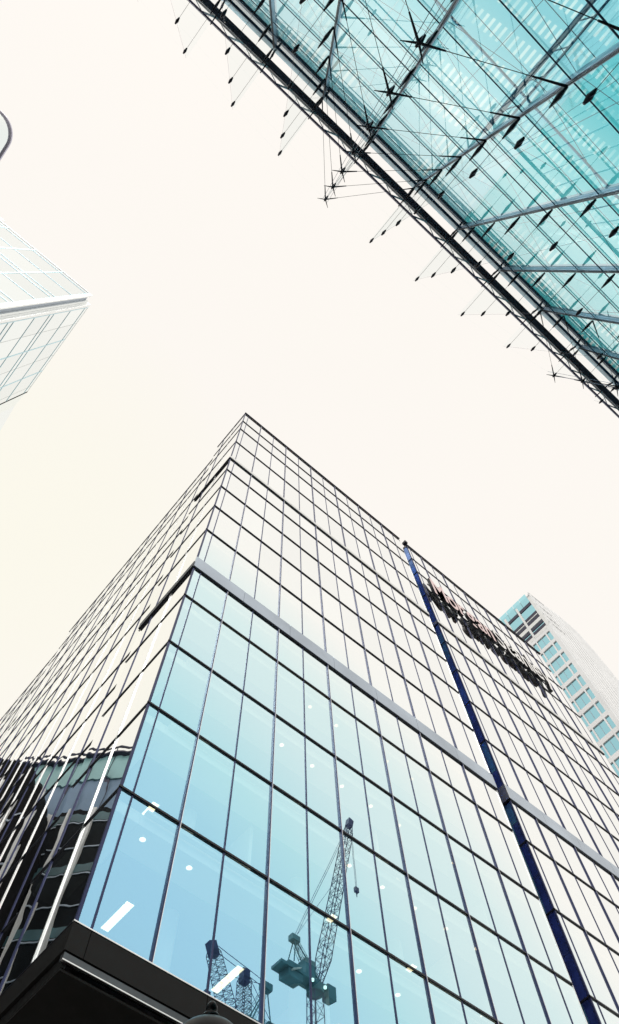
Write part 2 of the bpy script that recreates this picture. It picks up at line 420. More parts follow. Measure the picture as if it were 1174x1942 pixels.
# lights seen in the ceilings behind the glass
FLOOR = ['lowest', 'second', 'third', 'fourth', 'fifth']
dl = MB(); dl.lathe([(.0, 0.004), (.085, 0.004), (.085, 0)], 0, 0, 16, 0); dl.lathe([(.085, -.002), (.105, -.006), (.12, .012)], 0, 0, 16, 1)
DOTS = [(0, 1, 5, 6, 8), (5, 6, 7, 8, 9), (3, 4, 5, 6, 7, 9), (4, 5, 7, 8), ()]
dl_me = dl.mesh('ceiling_light', [M['lamp_on'], M['lamp_trim']])
for fl in range(5):
    zc = LV[fl + 1] - .475
    for k in range(12):
        if k not in DOTS[fl]: continue
        o = bpy.data.objects.new('ceiling_light', dl_me); col.objects.link(o)
        o.location = (X0 + 1.26 + PITCH * k, D + .60, zc)
        tag(o, 'small round lit downlight just behind the glass on the %s glazed office floor' % FLOOR[fl], 'ceiling light', 'round downlights on the %s office floor' % FLOOR[fl])
pl = MB(); pl.box(-.12, .12, -.62, .62, 0, .03, 0); pl_t = MB()
for a, b, c, d in ((-.145, -.121, -.65, .65), (.121, .145, -.65, .65)): pl.box(a, b, c, d, -.01, .035, 1)
pl.box(-.12, .12, -.65, -.625, -.01, .035, 1); pl.box(-.12, .12, .625, .65, -.01, .035, 1)
M['panel_on'] = emit('lit ceiling panel', (1.0, .90, .62), 1.9)
pl_me = pl.mesh('panel_light', [M['panel_on'], M['lamp_trim']])
for fl in range(4):
    for k in range(5):
        if (fl, k) in ((1, 1), (2, 0), (2, 1), (2, 2), (3, 0), (3, 1), (3, 3)): continue
        o = bpy.data.objects.new('panel_light', pl_me); col.objects.link(o)
        o.location = (X0 + 2.3 + 3.79 * k, D + 3.2, LV[fl + 1] - .46)
        where = ['nearest the corner', 'second from the corner', 'third from the corner', 'fourth from the corner', 'farthest from the corner'][k]
        tag(o, 'long lit rectangular ceiling panel on the %s glazed floor, %s' % (FLOOR[fl], where), 'ceiling light', 'rectangular ceiling panel lights')

# the lettered sign high on the far wing
sign = thing('lettered_sign', 'row of big raised letters with black sides high on the far office wing', 'sign', (X0 + 21.3, D - .5, 54.6))
def letter(ch, x, size, mats):
    cu = bpy.data.curves.new('letter', 'FONT'); cu.body = ch; cu.size = size; cu.extrude = .15; cu.offset = .06; cu.resolution_u = 4
    t = bpy.data.objects.new('tmp', cu); col.objects.link(t)
    dg = bpy.context.evaluated_depsgraph_get(); me = bpy.data.meshes.new_from_object(t.evaluated_get(dg))
    bpy.data.objects.remove(t); me.name = 'letter'
    w = max(v.co.x for v in me.vertices); lo = min(v.co.x for v in me.vertices)
    me.transform(Matrix.Translation((x - lo, D - .36, 54.75)) @ Matrix.Rotation(R(90), 4, 'X'))
    me.materials.clear()
    for q in mats: me.materials.append(q)
    for p in me.polygons: p.material_index = 0 if p.normal.y < -.7 else 1
    o = bpy.data.objects.new('letter', me); col.objects.link(o); attach(o, sign)
    return x + (w - lo) + .22
SIGN_X0, SIGN_X1 = X0 + 21.15, X0 + 36.3
x = SIGN_X0; made = []
for k, ch in enumerate('Morgan Stanley'):
    if ch == ' ': x += .55; continue
    x = letter(ch, x, 4.35, [M['letter_red'] if k < 6 else M['letter_face'], M['letter_side']])
sq = (SIGN_X1 - SIGN_X0) / (x - SIGN_X0)
for o in [c for c in bpy.data.objects if c.name.split('.')[0] == 'letter']:
    for v in o.data.vertices: v.co.x = SIGN_X0 + (v.co.x - SIGN_X0) * sq
x = SIGN_X1
m = MB(); m.box(X0 + 21.0, x, D - .20, D - .14, 55.2, 55.34); m.box(X0 + 21.0, x, D - .20, D - .14, 56.7, 56.84); m.build('mounting_rail', M['letter_side'], sign)

# ------------------------------------------------------------------ the glass hall with cable trusses (upper right)
YW = -3.4
FX = [1.05 + 1.485 * i for i in range(-7, 17)]
ZR = [.2 + 1.66 * j for j in range(13)]          # .2 ... 20.12
def yout(x, z): return -1.85 - (.0145 if x > 0 else .010) * x * x + .085 * (z - 18.46)
hall = thing('glass_hall', 'glass walled hall with black cable trusses and overhanging eave beams, upper right', 'building', (1.05, YW, 0))
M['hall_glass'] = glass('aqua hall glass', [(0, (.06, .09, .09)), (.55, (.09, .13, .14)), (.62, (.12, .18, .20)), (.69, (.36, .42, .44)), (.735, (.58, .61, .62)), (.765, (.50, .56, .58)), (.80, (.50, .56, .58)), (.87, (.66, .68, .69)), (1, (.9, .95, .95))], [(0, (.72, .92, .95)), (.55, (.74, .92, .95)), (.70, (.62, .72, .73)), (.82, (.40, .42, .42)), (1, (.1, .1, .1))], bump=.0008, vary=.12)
M['fin_glass'] = glass('clear fin glass', [(0, (.01, .01, .01)), (.7, (.02, .02, .02)), (1, (.10, .10, .10))], [(0, (.975, .985, .985)), (.7, (.965, .975, .975)), (1, (.85, .87, .87))])
M['steel_dark'] = solid('black steel rod', (.012, .014, .025), .4, .3, .2, 6)
M['steel_wire'] = solid('dark steel cable', (.04, .08, .16), .4, .5, .2, 6)
M['mullion_grey'] = solid('grey steel mullion', (.36, .46, .60), .35, .7, .15)
M['eave_dark'] = solid('slate eave beam', (.035, .05, .085), .5, .2, .25, 1.2)
M['eave_blue'] = solid('blue grey gutter beam', (.34, .62, .76), .35, .5, .45, 2.2)
M['eave_pale'] = solid('pale eave steel', (.85, .89, .93), .35, .9, .08)
M['eave_edge'] = solid('plum eave edge', (.14, .12, .24), .5, .2, .2, 2)
items = []
for i in range(len(FX) - 1):
    for j in range(len(ZR) - 1):
        m = MB(); m.box(FX[i] + .03, FX[i + 1] - .03, YW - .025, YW, ZR[j] + .012, ZR[j + 1] - .012, 1, {'+y': 0})
        items.append((shown((FX[i], YW, ZR[j]), (FX[i + 1], YW, ZR[j]), (FX[i + 1], YW, ZR[j + 1]), (FX[i], YW, ZR[j + 1])), m))
parts_capped(items, 'glass_panel', [M['hall_glass'], M['clear']], hall)
MAIN = {-0.435: 1, 6.99: 1, -7.86: 1}
struts, nodes = [], []
for x in FX:
    main = any(abs(x - k) < .05 for k in MAIN)
    m = MB(); m.box(x - .024, x + .024, YW - .10, YW + .04, 0, 20.2); m.box(x - .009, x + .009, YW + .042, YW + .07, 0, 20.2, 1)
    m.build('mullion', [M['mullion_grey'], M['steel_dark']], hall)
    m = MB(); b = len(m.v)
    zz = [.3] + ZR[1:] + [20.5]
    for k in range(len(zz) - 1):                         # glass fin from wall to the bowed cable
        za, zb = zz[k], zz[k + 1]
        ya, yb = max(yout(x, za), YW + .12) , max(yout(x, zb), YW + .12)
        b = len(m.v); t = .006
        for s in (-t, t): m.v += [(x + s, YW + .09, za), (x + s, ya - .03, za), (x + s, yb - .03, zb), (x + s, YW + .09, zb)]
        for q in ((0, 1, 2, 3), (4, 7, 6, 5), (1, 5, 6, 2)): m.face([b + c for c in q])
        if k == 0: m.face([b, b + 4, b + 5, b + 1])
        if k == len(zz) - 2: m.face([b + 3, b + 2, b + 6, b + 7])
    m.build('glass_fin', M['fin_glass'], hall)
    m = MB()
    for k in range(len(zz) - 1):
        if yout(x, zz[k]) > YW + .05:
            m.tube((x, yout(x, zz[k]), zz[k]), (x, yout(x, zz[k + 1]), zz[k + 1]), .0018 if not main else .0035, n=5)
            if main:
                for s in (-.07, .07): m.tube((x + s, yout(x, zz[k]) - .05, zz[k]), (x + s, yout(x, zz[k + 1]) - .05, zz[k + 1]), .004, n=5)
    if m.v: m.build('cable', M['steel_wire'], hall)
    for z in ZR[3:]:
        yo = yout(x, z)
        if yo < YW + .15: continue
        m = MB(); w = Vector((x, YW + .09, z)); o = Vector((x, yo, z)); L = (o - w).length
        a = w.lerp(o, min(.36, .4 / L)); mid = w.lerp(a, .45)
        m.tube(w, mid, .016, .034, 8); m.tube(mid, a, .034, .010, 8); m.tube(a, o, .0035, n=6)
        m.tube(o - Vector((0, .10, 0)), o - Vector((0, .02, 0)), .014, .034, 8); m.tube(o - Vector((0, .02, 0)), o + Vector((0, .05, 0)), .034, .014, 8)
        p = px(o); q = px(w); s = 0
        if p and q and (0 < p[0] < IMG_W and 0 < p[1] < IMG_H or 0 < q[0] < IMG_W and 0 < q[1] < IMG_H): s = math.hypot(p[0] - q[0], p[1] - q[1])
        struts.append((s, m))
        if main:                                          # spider with four arms to the neighbouring wall joints
            m = MB()
            m.lathe([(0, z - .045), (.03, z - .035), (.036, z), (.03, z + .035), (0, z + .045)], x, yo, 10)
            o2 = Vector((x, yo, z))
            for sx in (-1, 1):
                tgt = Vector((x + sx * 1.485, YW + .09, z)); d = (tgt - o2).normalized(); l = (tgt - o2).length
                m.tube(o2, o2 + d * .30, .018, .010, 8); m.tube(o2 + d * .30, tgt - d * .4, .0045, n=6); m.tube(tgt - d * .4, tgt, .010, .018, 6)
                d = Vector((sx * .8, .5, .1)).normalized()
                m.tube(o2, o2 + d * .2, .016, .005, 8)
            m.build('spider_bracket', M['steel_dark'], hall)
parts_capped(struts, 'strut', M['steel_dark'], hall)
for z in ZR[1:]:
    m = MB(); m.tube((FX[0], YW + .02, z), (FX[-1], YW + .02, z), .009, n=6)
    m.build('transom', M['steel_wire'], hall)
for j, z in enumerate(ZR[4:]):
    if j % 3 == 1:
        m = MB(); m.tube((FX[0], YW + .16, z + .1), (FX[-1], YW + .16, z + .1), .010, n=6); m.build('cable', M['steel_wire'], hall)
    m = MB()
    for i in range(len(FX) - 1):                         # thin outer cables following the bow
        if yout(FX[i], z) > YW + .15 and yout(FX[i + 1], z) > YW + .15: m.tube((FX[i], yout(FX[i], z), z), (FX[i + 1], yout(FX[i + 1], z), z), .0035, n=5)
    if m.v: m.build('cable', M['fin_glass'], hall)
# inner cable net behind the wall
for j in range(4, 12):
    m = MB(); z = ZR[j] + .83
    m.tube((FX[0], -4.05, z), (FX[-1], -4.05, z), .005, n=5)
    for i in range(len(FX) - 1):
        if (i + j) % 2: m.tube((FX[i], YW - .06, ZR[j]), (FX[i + 1], -4.05, z), .0045, n=4)
        else: m.tube((FX[i + 1], YW - .06, ZR[j]), (FX[i], -4.05, z), .0045, n=4)
    m.build('inner_cable', M['steel_wire'], hall)
for i in range(len(FX) - 1):
    MB().tube((FX[i] + .742, -4.05, 4), (FX[i] + .742, -4.05, 20.4), .005, n=5).build('inner_cable', M['steel_wire'], hall)
# eave
xa, xb = FX[0] - .3, FX[-1] + .3
MB().box(xa, xb, -3.60, -3.37, 20.15, 20.62).build('gutter_beam', M['eave_blue'], hall)
m = MB()
for k in range(4): m.tube((xa, -3.40 - .055 * k, 20.12 - .012 * (k % 2)), (xb, -3.40 - .055 * k, 20.12 - .012 * (k % 2)), .014, n=6)
m.build('gutter_pipe', M['steel_wire'], hall)
MB().box(xa, xb, -3.185, -3.035, 20.55, 20.78).build('eave_beam', M['eave_dark'], hall)
m = MB(); m.box(xa, xb, -2.905, -2.865, 20.56, 20.70, 1); m.tube((xa, -3.0, 20.6), (xb, -3.0, 20.6), .016)
u = xa
while u < xb - .4:
    m.bar((u, -2.9, 20.62), (u + .37, -3.03, 20.6), .035, .05, mi=2); m.bar((u + .37, -3.03, 20.6), (u + .742, -2.9, 20.62), .018, .03, mi=0); u += .742
m.build('eave_lattice', [M['eave_pale'], M['eave_edge'], M['eave_blue']], hall)
for i, x in enumerate(FX):
    m = MB(); m.tube((x, -3.42, 20.4), (x, -3.25, 20.55), .018, .03); m.tube((x, -3.25, 20.55), (x, -2.82, 20.6), .022, .012)
    m.build('eave_bracket', M['steel_dark'], hall)
# the translucent roof behind the wall, printed with rows of short dashes
def frit(name, base):
    m_, nt, out = nodes_of(name)
    L = nt.links.new
    t = nt.nodes.new('ShaderNodeTexCoord'); sp = nt.nodes.new('ShaderNodeSeparateXYZ'); L(t.outputs['Object'], sp.inputs[0])
    def mth(op, a, b=None):
        n = nt.nodes.new('ShaderNodeMath'); n.operation = op
        for i, v in enumerate((a, b)):
            if v is None: continue
            if isinstance(v, (int, float)): n.inputs[i].default_value = v
            else: L(v, n.inputs[i])
        return n.outputs[0]
    fx = mth('FRACT', mth('MULTIPLY', sp.outputs[0], 1 / .17)); fy = mth('FRACT', mth('MULTIPLY', mth('ADD', sp.outputs[1], mth('MULTIPLY', sp.outputs[0], .16)), 1 / .66))
    dash = mth('MULTIPLY', mth('LESS_THAN', fx, .42), mth('LESS_THAN', fy, .55))
    nz = nt.nodes.new('ShaderNodeTexNoise'); nz.inputs['Scale'].default_value = .5; L(t.outputs['Object'], nz.inputs['Vector'])
    nr = nt.nodes.new('ShaderNodeMapRange'); nr.inputs['From Min'].default_value = .38; nr.inputs['From Max'].default_value = .58; L(nz.outputs[0], nr.inputs['Value'])
    dash = mth('MULTIPLY', dash, nr.outputs[0])
    mx = nt.nodes.new('ShaderNodeMix'); mx.data_type = 'RGBA'; mx.inputs[6].default_value = (*base, 1); mx.inputs[7].default_value = (.90, .97, .97, 1)
    L(dash, mx.inputs[0])
    tl = nt.nodes.new('ShaderNodeBsdfTranslucent'); L(mx.outputs[2], tl.inputs[0]); L(tl.outputs[0], out.inputs[0])
    return m_
M['roof_frit'] = frit('fritted roof glass', (.52, .80, .86)); M['roof_teal'] = frit('teal fritted roof glass', (.32, .75, .79))
M['rafter'] = solid('blue rafter', (.16, .32, .52), .5, .4, .3, 3)
rows = [-3.62, -6.6, -9.6, -12.6, -15.6]
for i, n_ in ((0, 5), (5, 3), (8, 5), (13, 5), (18, 5)):
    for j in range(len(rows) - 1):
        x1 = FX[min(i + n_, len(FX) - 1)]
        MB().box(FX[i] + .003, x1 - .003, rows[j + 1] + .003, rows[j] - .003, 20.70, 20.715).build('roof_glass', M['roof_frit'] if FX[i] < 1 else M['roof_teal'], hall)
for j, y in enumerate(rows[1:]):
    MB().box(xa, xb, y - .02, y + .02, 20.62, 20.69).build('purlin', M['rafter'], hall)
for x in (-8.6, 1.5, 11.6):
    m = MB(); m.box(x - .05, x + .05, -15.5, -5.4, 20.30, 20.34); m.box(x + .25, x + .31, -15.5, -5.4, 20.60, 20.66); m.box(x - .05, x + .05, -15.5, -5.4, 20.60, 20.68); u = -5.6
    while u > -15: m.bar((x, u, 20.32), (x, u - .4, 20.62), .03, .03, (1, 0, 0)); m.bar((x, u - .4, 20.62), (x + .28, u - .8, 20.62), .03, .03, (0, 0, 1)); u -= .8
    m.build('rafter', M['rafter'], hall)
MB().box(xa, xb, -16.0, -15.7, 0, 20.6).build('back_wall', solid('pale aqua wall', (.45, .66, .68), .7, 0, .1), hall)
MB().box(xa - .1, xa, -15.7, -3.5, 0, 20.6).build('end_wall', M['pale_frame'], hall)
MB().box(xb, xb + .1, -15.7, -3.5, 0, 20.6).build('end_wall', M['pale_frame'], hall)

# ------------------------------------------------------------------ pale glass tower (left)
tw = thing('pale_tower', 'pale glass corner tower with a dark groove down its corner, at the left edge', 'building', (-28, 32, 0))
ZT = 151.7
HZ = [149.6, 140.0, 130.4, 128.2, 120.6, 111.6, 109.4, 102, 93, 90.8, 84, 75, 66, 57, 48, 39, 30, 21, 12, 1]
front = MB(); x_l, y_f = -92.0, 31.0
zz = [ZT] + HZ
VX = [-28.9 - 6.4 * k for k in range(10)]; VY = [33.4 + 4.25 * k for k in range(6)] + [56.3]
def pale_face(axis):
    out = MB()
    for k in range(len(zz) - 1):
        e = VX if axis == 'y' else VY
        for i in range(len(e) - 1):
            if axis == 'y': out.box(e[i + 1] + .03, e[i] - .03, y_f, y_f + .06, zz[k + 1] + .03, zz[k] - .03, 1, {'-y': 0})
            else: out.box(-27.56, -27.5, e[i] + .03, e[i + 1] - .03, zz[k + 1] + .03, zz[k] - .03, 1, {'+x': 0})
    return out
pale_face('y').build('glazed_wall', [M['pale_glass'], M['clear']], tw)
pale_face('x').build('glazed_wall', [M['pale_glass'], M['clear']], tw)
for z in HZ[:14]:
    MB().box(VX[-1], -28.3, y_f - .05, y_f - .003, z - .10, z + .10).build('transom', M['pale_frame'], tw)
    MB().box(-27.497, -27.45, 33.0, 56.3, z - .10, z + .10).build('transom', M['pale_frame'], tw)
for x in VX[:8]: MB().box(x - .09, x + .09, y_f - .06, y_f - .004, 0, ZT).build('mullion', M['pale_frame'], tw)
for y in VY[::2] + [56.3]: MB().box(-27.496, -27.44, y - .09, y + .09, 0, ZT).build('mullion', M['pale_frame'], tw)
MB().box(-28.75, -28.3, 31.35, 32.0, 0, ZT - 2).build('corner_groove', M['pale_joint'], tw)
MB().box(-28.75, -28.0, 32.02, 32.5, 0, ZT - 1).build('corner_post', M['pale_post'], tw)
MB().box(-28.75, -28.2, y_f - .08, y_f + .3, 0, ZT + .2).build('corner_post', M['pale_post'], tw)
MB().box(-28.0, -27.3, 32.52, 33.1, 0, ZT - .3).build('corner_post', M['pale_post'], tw)
m = MB(); m.prism([(x_l, y_f + .2), (-28.9, y_f + .2), (-28.9, 33.3), (-27.8, 33.3), (-27.8, 56), (-40.1, 56), (-40.1, 95), (x_l, 95)], 0, ZT - .2)
m.build('inner_block', solid('pale interior', (.74, .80, .80), .8, 0, .05, .05), tw)
m = MB(); m.box(x_l, -28.3, y_f - .1, y_f + .3, ZT + .002, ZT + .3); m.box(-28.0, -27.47, 33.0, 56.3, ZT + .002, ZT + .12); m.build('coping', M['pale_post'], tw)
m = MB(); m.prism([(-27.5, 56.35), (-27.8, 60.4), (-27.2, 67.6), (-27.2, 95), (-40, 95), (-40, 56.35)], 0, ZT - .4); m.build('stepped_bay', M['pale_glass'], tw)
m = MB(); m.prism([(-51.4, 31.6), (-53, 33.4), (-70, 34), (-70, 31.4)], ZT + .5, 158); m.build('plant_screen', M['white_frame'], tw)

# ------------------------------------------------------------------ rounded tower (far left top)
rt = thing('rounded_tower', 'pale tower with a rounded corner and a lavender roof rim, cut by the left edge', 'building', (-39.5, 12, 0))
def rounded(x1, y0, r, x0, y1, n=10):
    pts = [(x0, y0)]
    for k in range(n + 1):
        a = R(-90 + 90 * k / n); pts.append((x1 - r + r * math.cos(a), y0 + r + r * math.sin(a)))
    return pts + [(x1, y1), (x0, y1)]
MB().prism(rounded(-37.4, 9.8, 2.6, -60, 27), 0, 101.2).build('glazed_wall', M['pale_glass'], rt)
MB().prism(rounded(-37.2, 9.6, 2.75, -60.2, 27.2), 101.35, 101.7).build('roof_rim', M['rim'], rt)
m = MB()
for z in range(96, 40, -4):
    m.prism(rounded(-37.36, 9.76, 2.64, -60, 27.05), z, z + .12)
m.build('floor_bands', M['pale_frame'], rt)

# ------------------------------------------------------------------ stone clad tower behind (right)
st = thing('stone_tower', 'white stone clad tower with blue windows and dark louvres behind the office block', 'building', (85, 19, 0))
bow = [(85.0, 18.9), (87.3, 19.0), (89.7, 18.9), (94.7, 18.5), (100.9, 18.6), (107.7, 19.4), (118.8, 21.2), (122, 24)]
SH = 143.0
m = MB(); m.prism([(85.4, 19.3)] + [(x, y + .35) for x, y in bow[1:]] + [(122, 50), (85.4, 50)], 0, SH - .5); m.build('inner_block', M['room_dark'], st)
# window face (x = 85): piers and spandrels around openings
rows_z = [(137.6, 140.2), (133.0, 137.0)] + [(126.4 - 4.05 * k - 3.05, 126.4 - 4.05 * k) for k in range(20)]
cols_y = [(19.75, 20.55), (20.85, 23.25), (23.5, 24.35), (25.3, 27.4), (28.0, 30.4), (31, 33.4)]
m = MB()
zb = 126.4
ys = [18.9] + [v for c_ in cols_y for v in c_] + [50]
for i in range(0, len(ys) - 1, 2): m.box(84.72, 85.36, ys[i], ys[i + 1], 30, 128.0)
m.build('pier', M['stone'], st)
for k in range(21):
    z1 = 126.4 - 4.05 * k
    MB().box(84.74, 85.34, 18.92, 49.98, z1 + .002, z1 + 1.0).build('spandrel', M['stone'], st)
for k in range(20):
    z1 = 126.4 - 4.05 * k
    for y0, y1 in cols_y[:5]:
        w = MB(); w.box(84.95, 85.0, y0, y1, z1 - 3.05, z1, 1, {'-x': 0}); w = w.build('window', [M['win_far'], M['clear']], st) if k < 16 else None
        if w is not None:
            f = MB(); f.box(84.88, 84.949, y0, y1, z1 - 3.05, z1 - 2.95)
            if y1 - y0 > 2: f.box(84.88, 84.949, (y0 + y1) / 2 - .04, (y0 + y1) / 2 + .04, z1 - 2.95, z1)
            fo = f.build('frame', M['pale_joint'], st); fo.parent = w; fo.matrix_parent_inverse = Matrix.Identity(4)
# louvred plant storeys and glass crown
m = MB()
for z0, z1 in ((138.2, 139.2), (134.3, 135.1), (132.7, 133.5), (130.2, 131.0), (128.8, 129.6)):
    for y0, y1 in ((19.55, 22.85), (23.35, 26.3), (26.9, 31)): MB().box(84.80, 85.2, y0, y1, z0, z1).build('louvre', M['louvre'], st)
m = MB()
for y0, y1 in ((22.86, 23.34), (26.31, 26.89), (18.9, 19.54)): m.box(84.70, 85.3, y0, y1, 128.0, SH - 2.2)
for z0, z1 in ((133.52, 134.28), (131.02, 132.68), (127.41, 128.78)): m.box(84.76, 85.28, 19.55, 31, z0 + (.1 if z0 < 128 else .25), z1 - .25)
m.build('crown_frame', M['white_frame'], st)
m = MB()
for z0, z1 in ((135.12, 138.18), (129.62, 130.18), (131.02, 131.25), (133.52, 133.75)):
    for y0, y1 in ((19.55, 22.85), (23.35, 26.3), (26.9, 31)): MB().box(84.92, 84.98, y0, y1, z0, z1, 1, {'-x': 0}).build('crown_pane', [M['win_far'], M['clear']], st)
for k in range(5):
    MB().box(84.86, 84.93, 19.6 + 1.98 * k, 21.5 + 1.98 * k, 139.3, SH, 1, {'-x': 0}).build('crown_pane', [M['win_far'], M['clear']], st)
m = MB()                                                     # bowed ribbed face
for i in range(len(bow) - 1):
    a, b = Vector(bow[i]), Vector(bow[i + 1]); n = max(1, int((b - a).length / 1.1))
    for k in range(n):
        p = a.lerp(b, k / n); q = a.lerp(b, (k + .62) / n)
        m.quadbox((p.x, p.y), (q.x, q.y), (20, SH), .30)
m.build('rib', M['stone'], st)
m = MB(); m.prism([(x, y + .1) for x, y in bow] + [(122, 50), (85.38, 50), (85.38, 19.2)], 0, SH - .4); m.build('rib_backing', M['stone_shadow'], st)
m = MB()
for z in (142.2, 137, 132.5, 129):
    m.tube((84.9, 18.7, z), (89.7, 18.6, z), .12)
m.build('corner_rail', M['stone_shadow'], st)

# ------------------------------------------------------------------ buildings mirrored in the side face
rb = thing('dark_corner_building', 'dark glazed building with an aqua top storey, mirrored in the office side face', 'building', (-14, 62, 0))
A = Vector((-36.0, 37.2)); B = Vector((9.0, 83.5)); Dr = (B - A).normalized(); Nn = Vector((Dr.y, -Dr.x))
def slab(u0, u1, z0, z1, d0, d1, mi=0, m=None):
    m = m or MB(); p = [A + Dr * u0 + Nn * d1, A + Dr * u1 + Nn * d1, A + Dr * u1 + Nn * d0, A + Dr * u0 + Nn * d0]
    return m.prism([tuple(q) for q in p], z0, z1, mi)
UL = (B - A).length
M['aqua'] = solid('aqua glazed storey', (.33, .60, .62), .25, .0, .12, .3)
M['bluegrey'] = solid('blue grey spandrel', (.20, .31, .45), .4, .1, .2, .2)
M['blackglass'] = solid('black glazing', (.006, .008, .010), .6, .0, .5, .12, .1)
slab(0, UL, 0, 68.5, -20, 0).build('dark_glazing', M['blackglass'], rb)
slab(0, UL, 68.6, 74.2, -20, -.6).build('spandrel_band', M['bluegrey'], rb)
slab(0, UL, 74.3, 78.4, -20, -.4).build('top_storey', M['aqua'], rb)
slab(0, UL, 80.0, 80.22, -.5, -.3).build('parapet_rail', M['louvre'], rb)
slab(0, UL, 78.42, 78.66, -.7, .2).build('parapet_edge', M['louvre'], rb)
m = MB(); k = 0
while k * 2.9 < UL: slab(k * 2.9, k * 2.9 + .14, 78.67, 79.99, -.46, -.34, 0, m); slab(k * 2.9, k * 2.9 + .12, 68.6, 78.4, -.38, -.28, 0, m); k += 1
m.build('railing_posts', M['louvre'], rb)
m = MB(); k = 0
while k * 2.9 < UL: slab(k * 2.9, k * 2.9 + .42, 20, 68.4, .02, .5, 0, m); k += 1
m.build('facade_ribs', M['white_frame'], rb)
m = MB()
for z in (66.4, 62.6, 58.8, 55, 51.2, 47.4, 43.6): slab(0, UL, z, z + .15, .01, .1, 0, m)
m.build('floor_lines', M['pale_joint'], rb)
m = MB()
for z in (66.5, 58.9, 51.3): slab(6, UL, z + .2, z + 1.3, .0, .06, 0, m)
m.build('glazed_bands', solid('dim teal glazing', (.06, .13, .15), .3, 0, .4, .3), rb)
bk = thing('dark_brick_building', 'black roofed building with a stepped gable outline, mirrored in the side face', 'building', (-16, 52, 0))
def slab2(pts, d0, d1):
    m = MB(); b = 0
    n = len(pts); front = []; 
    for d in (d1, d0):
        for u, z in pts: q = A + Dr * u + Nn * d; m.v.append((q.x, q.y, z))
    m.face(list(range(n))); m.face([n + i for i in range(n)][::-1])
    for i in range(n): j = (i + 1) % n; m.face([i, n + i, n + j, j])
    return m
slab2([(39.5, 0), (39.5, 61), (41, 68), (42.6, 71.5), (44.2, 72), (46, 73.6), (47.2, 73.2), (49.5, 76), (51, 74.6), (54, 75.2), (60, 75), (64, 74), (64, 0)], .8, 5).build('gable_wall', solid('near black brick', (.008, .008, .009), .8, 0, .4, 1.5, .1), bk)  # near black wall, mottled at random
m = MB()
for k in range(8):
    u = 40.4 + 3.0 * k; p = A + Dr * u + Nn * 5.05; q = A + Dr * (u + 1.4) + Nn * 5.05
    for z in (42, 47, 52, 57): m.quadbox((p.x, p.y), (q.x, q.y), (z, z + 2.4), .08)
m.build('window', M['blackglass'], bk)
for k in range(8):
    u = 40 + 3.0 * k; p = A + Dr * u + Nn * 5.02; q = A + Dr * (u + .42) + Nn * 5.02
    MB().quadbox((p.x, p.y), (q.x, q.y), (20, 70.0), .2).build('added_wall_rib', M['white_frame'], bk)  # white upright ribs, added for the bright vertical lines in the mirrored wall
for z in (50, 56.5, 63):
    p = A + Dr * 40.0 + Nn * 5.03; q = A + Dr * 64 + Nn * 5.03
    MB().quadbox((p.x, p.y), (q.x, q.y), (z, z + .22), .1).build('string_course', M['pale_joint'], bk)

# ------------------------------------------------------------------ cranes (seen mirrored in the front glass)
M['crane_blue'] = solid('dark blue lattice steel', (.02, .02, .09), .6, .1, .3, .5)
M['crane_teal'] = solid('teal machinery housing', (.045, .14, .16), .6, .1, .25, .6)
M['crane_pale'] = solid('pale plate', (.6, .56, .5), .6)
M['crane_lamp'] = emit('crane work lamp', (1, .97, .75), 2)
def lattice(m, p, q, w0, w1, n, r=.09, up=(0, 1, 0)):
    r *= LAT
    p = Vector(p); q = Vector(q); d = (q - p).normalized(); a = d.cross(Vector(up)).normalized(); c = a.cross(d).normalized()
    def cor(t, k):
        w = (w0 + (w1 - w0) * t) / 2; sa, sc = ((-1, -1), (1, -1), (1, 1), (-1, 1))[k]
        return p.lerp(q, t) + a * sa * w + c * sc * w
    for k in range(4): m.tube(cor(0, k), cor(1, k), r, n=5)
    for i in range(n):
        t0, t1 = i / n, (i + 1) / n
        for k in range(4):
            j = (k + 1) % 4
            m.tube(cor(t0, k if i % 2 else j), cor(t1, j if i % 2 else k), r * .55, n=4); m.tube(cor(t1, k), cor(t1, j), r * .5, n=4)
LAT = 1.0
